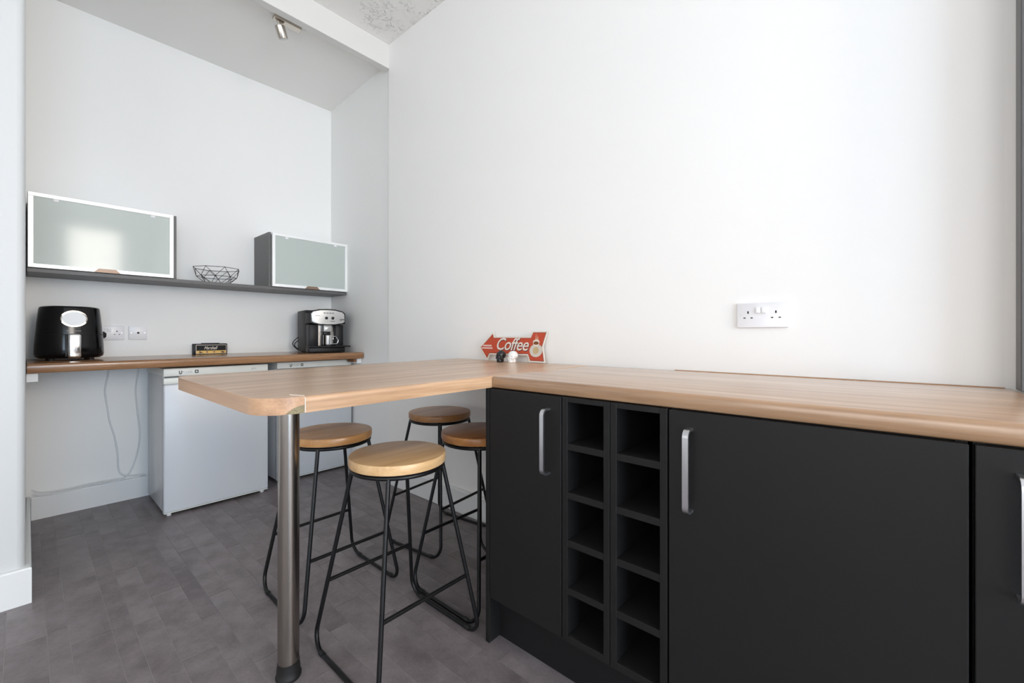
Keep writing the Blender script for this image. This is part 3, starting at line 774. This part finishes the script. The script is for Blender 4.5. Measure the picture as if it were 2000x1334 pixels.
cable([(X+.016, .395, .1415), (X+.017, .33, .1450), (X+.016, .24, .1460), (X+.016, .16, .1420), (X+.018, .10, .1445), (X+.016, .05, .155), (X+.012, .022, .175)], .0034, 'thin white cable lying along the top of the alcove skirting')

# ------------------------------------------------------------------ coffee sign and skulls
def coffee_sign():
    L = math.radians(8); base = Vector((0, 1.668, ZT+.0005))
    M = basis(base, (1, 0, 0), (0, math.sin(L), math.cos(L)), (0, -math.cos(L), math.sin(L)))
    t = thing('coffee_sign', 'red arrow-shaped sign reading Coffee leaning on the wall', 'sign', (-1.46, 1.668, ZT+.0005))
    out = [(-1.700, .071), (-1.632, .002), (-1.616, .033), (-1.352, .036), (-1.335, .003), (-1.237, .003), (-1.258, .082), (-1.236, .160), (-1.330, .160), (-1.343, .132), (-1.594, .131), (-1.604, .157)]
    cx, cy = -1.46, .081
    def inset(poly, d):
        res = []; N = len(poly)
        for i in range(N):
            p, a, c = Vector(poly[i]), Vector(poly[i-1]), Vector(poly[(i+1) % N])
            e1, e2 = (p-a).normalized(), (c-p).normalized(); n1, n2 = Vector((-e1.y, e1.x)), Vector((-e2.y, e2.x))
            bis = (n1+n2); bis = bis/max(.5, bis.dot(n1)) if bis.length > 1e-6 else n1
            res.append((p.x+bis.x*d, p.y+bis.y*d))
        return res
    MB().prism(out, 0, .004, M).build('border', SIGNW, t)
    MB().prism(inset(out, .0065), .004, .0046, M).build('shadow_line', SIGNS, t)
    MB().prism(inset(out, .0082), .0046, .0052, M).build('red_panel', RED, t)
    MS = M @ Matrix.Translation((-1.580, .060, .0054))
    text('lettering_shadow', 'Coffee', .092, M @ Matrix.Translation((-1.5755, .0575, .0053)), SIGNS, t, shear=.28, extrude=.0002, offset=.0014, xs=.97, spacing=.93)
    text('lettering', 'Coffee', .092, M @ Matrix.Translation((-1.578, .060, .0060)), SIGNW, t, shear=.28, extrude=.0004, offset=.0005, xs=.97, spacing=.93)
    # two rows of tiny print, too small to read
    for v, u0, u1 in ((.081, -1.672, -1.608), (.0675, -1.682, -1.600)):
        u = u0
        while u < u1:
            w_ = random.choice((.004, .005, .006)); MB().prism([(u, v-.004), (u+w_, v-.004), (u+w_, v+.004), (u, v+.004)], .0052, .0056, M).build('tiny_print', SIGNW, t); u += w_+.0022
    # cup and saucer
    MB().prism(ellipse(-1.299, .062, .040, .033, 32), .0052, .0060, M).build('saucer_picture', mat('saucer_grey', srgb(205, 200, 190), .4, vary=.12, vscale=70), t)
    MB().prism(ellipse(-1.299, .062, .018, .018, 24), .0060, .0063, M).build('saucer_reflection', mat('saucer_tan', srgb(196, 172, 130), .4), t)
    MB().prism([(-1.321, .104), (-1.317, .092), (-1.308, .083), (-1.294, .083), (-1.284, .092), (-1.280, .104)] + [(-1.3005+.0205*math.cos(a), .104+.013*math.sin(a)) for a in [PI*k/10 for k in range(1, 10)]], .0063, .0072, M).build('cup_picture', SIGNW, t)
    MB().prism(ellipse(-1.3005, .099, .0165, .0085, 24), .0072, .0076, M).build('coffee_picture', COFFEE, t)
    for s, h_ in ((-1.304, .152), (-1.293, .140)):
        MB().prism([(s-.002, .116), (s+.006, .116), (s+.002, .128), (s-.001, h_)], .0072, .0075, M).build('steam_picture', mat('steam_cream', srgb(222, 180, 150), .5), t)
coffee_sign()

def skull(m, loc, rz, label, h=.060):
    bm = bmesh.new(); bmesh.ops.create_icosphere(bm, subdivisions=5, radius=1)
    g = lambda d2, w_: math.exp(-d2/(2*w_*w_))
    # the form: overlapping ellipsoids (centre, radii); face looks along -y, up = z
    blobs = [((0, .07, .15), (.385, .45, .36)), ((0, -.20, .02), (.31, .25, .24)), ((0, -.22, -.26), (.25, .23, .28)),
             ((0, .02, -.30), (.25, .30, .26)), ((.2, -.22, -.10), (.13, .17, .11)), ((-.2, -.22, -.10), (.13, .17, .11))]
    for v in bm.verts:
        d = v.co.normalized(); best = .05
        for c, r in blobs:
            o_ = Vector((-c[0]/r[0], -c[1]/r[1], -c[2]/r[2])); q = Vector((d.x/r[0], d.y/r[1], d.z/r[2]))
            A, B, C_ = q.dot(q), o_.dot(q), o_.dot(o_)-1; disc = B*B-A*C_
            if disc > 0:
                tt = (-B+math.sqrt(disc))/A
                if tt > best: best = tt
        p = d*best
        if d.y < -.25:
            x, z = p.x, p.z; e = 0
            for sx in (-1, 1):
                e -= .13*g((x-sx*.145)**2+(z-.02)**2, .068)
                e += .030*g((x-sx*.15)**2+(z-.125)**2, .055)
                e -= .035*g((x-sx*.22)**2+(z+.28)**2, .06)
            e -= .09*g((x/.75)**2+(z+.135)**2, .045)
            e -= .022*g((x/3.2)**2+((z+.30)/.25)**2, .05)
            p = p + Vector((0, -1, 0))*e*1.5
        p.z = max(p.z, -.46)
        v.co = p
    for _ in range(2): bmesh.ops.smooth_vert(bm, verts=bm.verts, factor=.35, use_axis_x=True, use_axis_y=True, use_axis_z=True)
    zmin = min(v.co.z for v in bm.verts); zmax = max(v.co.z for v in bm.verts); s = h/(zmax-zmin)
    for v in bm.verts: v.co = Vector((v.co.x*s, v.co.y*s, (v.co.z-zmin)*s))
    me = bpy.data.meshes.new('skull_ornament'); bm.to_mesh(me); bm.free(); me.materials.append(m)
    for p in me.polygons: p.use_smooth = True
    o = bpy.data.objects.new('skull_ornament', me); COL.objects.link(o); o.location = loc; o.rotation_euler = (0, 0, rz)
    tag(o, label, 'ornament', 'small skull ornaments by the coffee sign')
skull(SKULLB, (-1.478, 1.607, ZT+.0002), math.radians(8), 'small matt black skull ornament in front of the coffee sign')
skull(SKULLW, (-1.402, 1.612, ZT+.0002), math.radians(-2), 'small glossy white skull ornament in front of the coffee sign')

# ------------------------------------------------------------------ ceiling spotlight
t = thing('ceiling_spotlight', 'brushed nickel spotlight on a short bar under the alcove ceiling', 'spotlight', (-2.79, 1.07, HA))
MB().box(-2.812, -2.768, .992, 1.150, HA-.024, HA-.0005, .002, 1).build('bar', NICKEL, t)
a = Vector((-2.795, 1.020, HA-.024)); bq = Vector((-2.812, 1.056, HA-.108)); d = (bq-a).normalized()
MB().tube([a+Vector((0, 0, .004)), a+d*.035], .008, 12).build('bracket', NICKEL, t, smooth=60)
h = MB().tube([a+d*.022, a+d*.024, bq-d*.002, bq], [.0265, .0285, .0285, .0275], 28).build('lamp_head', NICKEL, t, smooth=40)
MB().tube([bq-d*.0005, bq+d*.0008], .024, 24).build('lens', LENS, h)
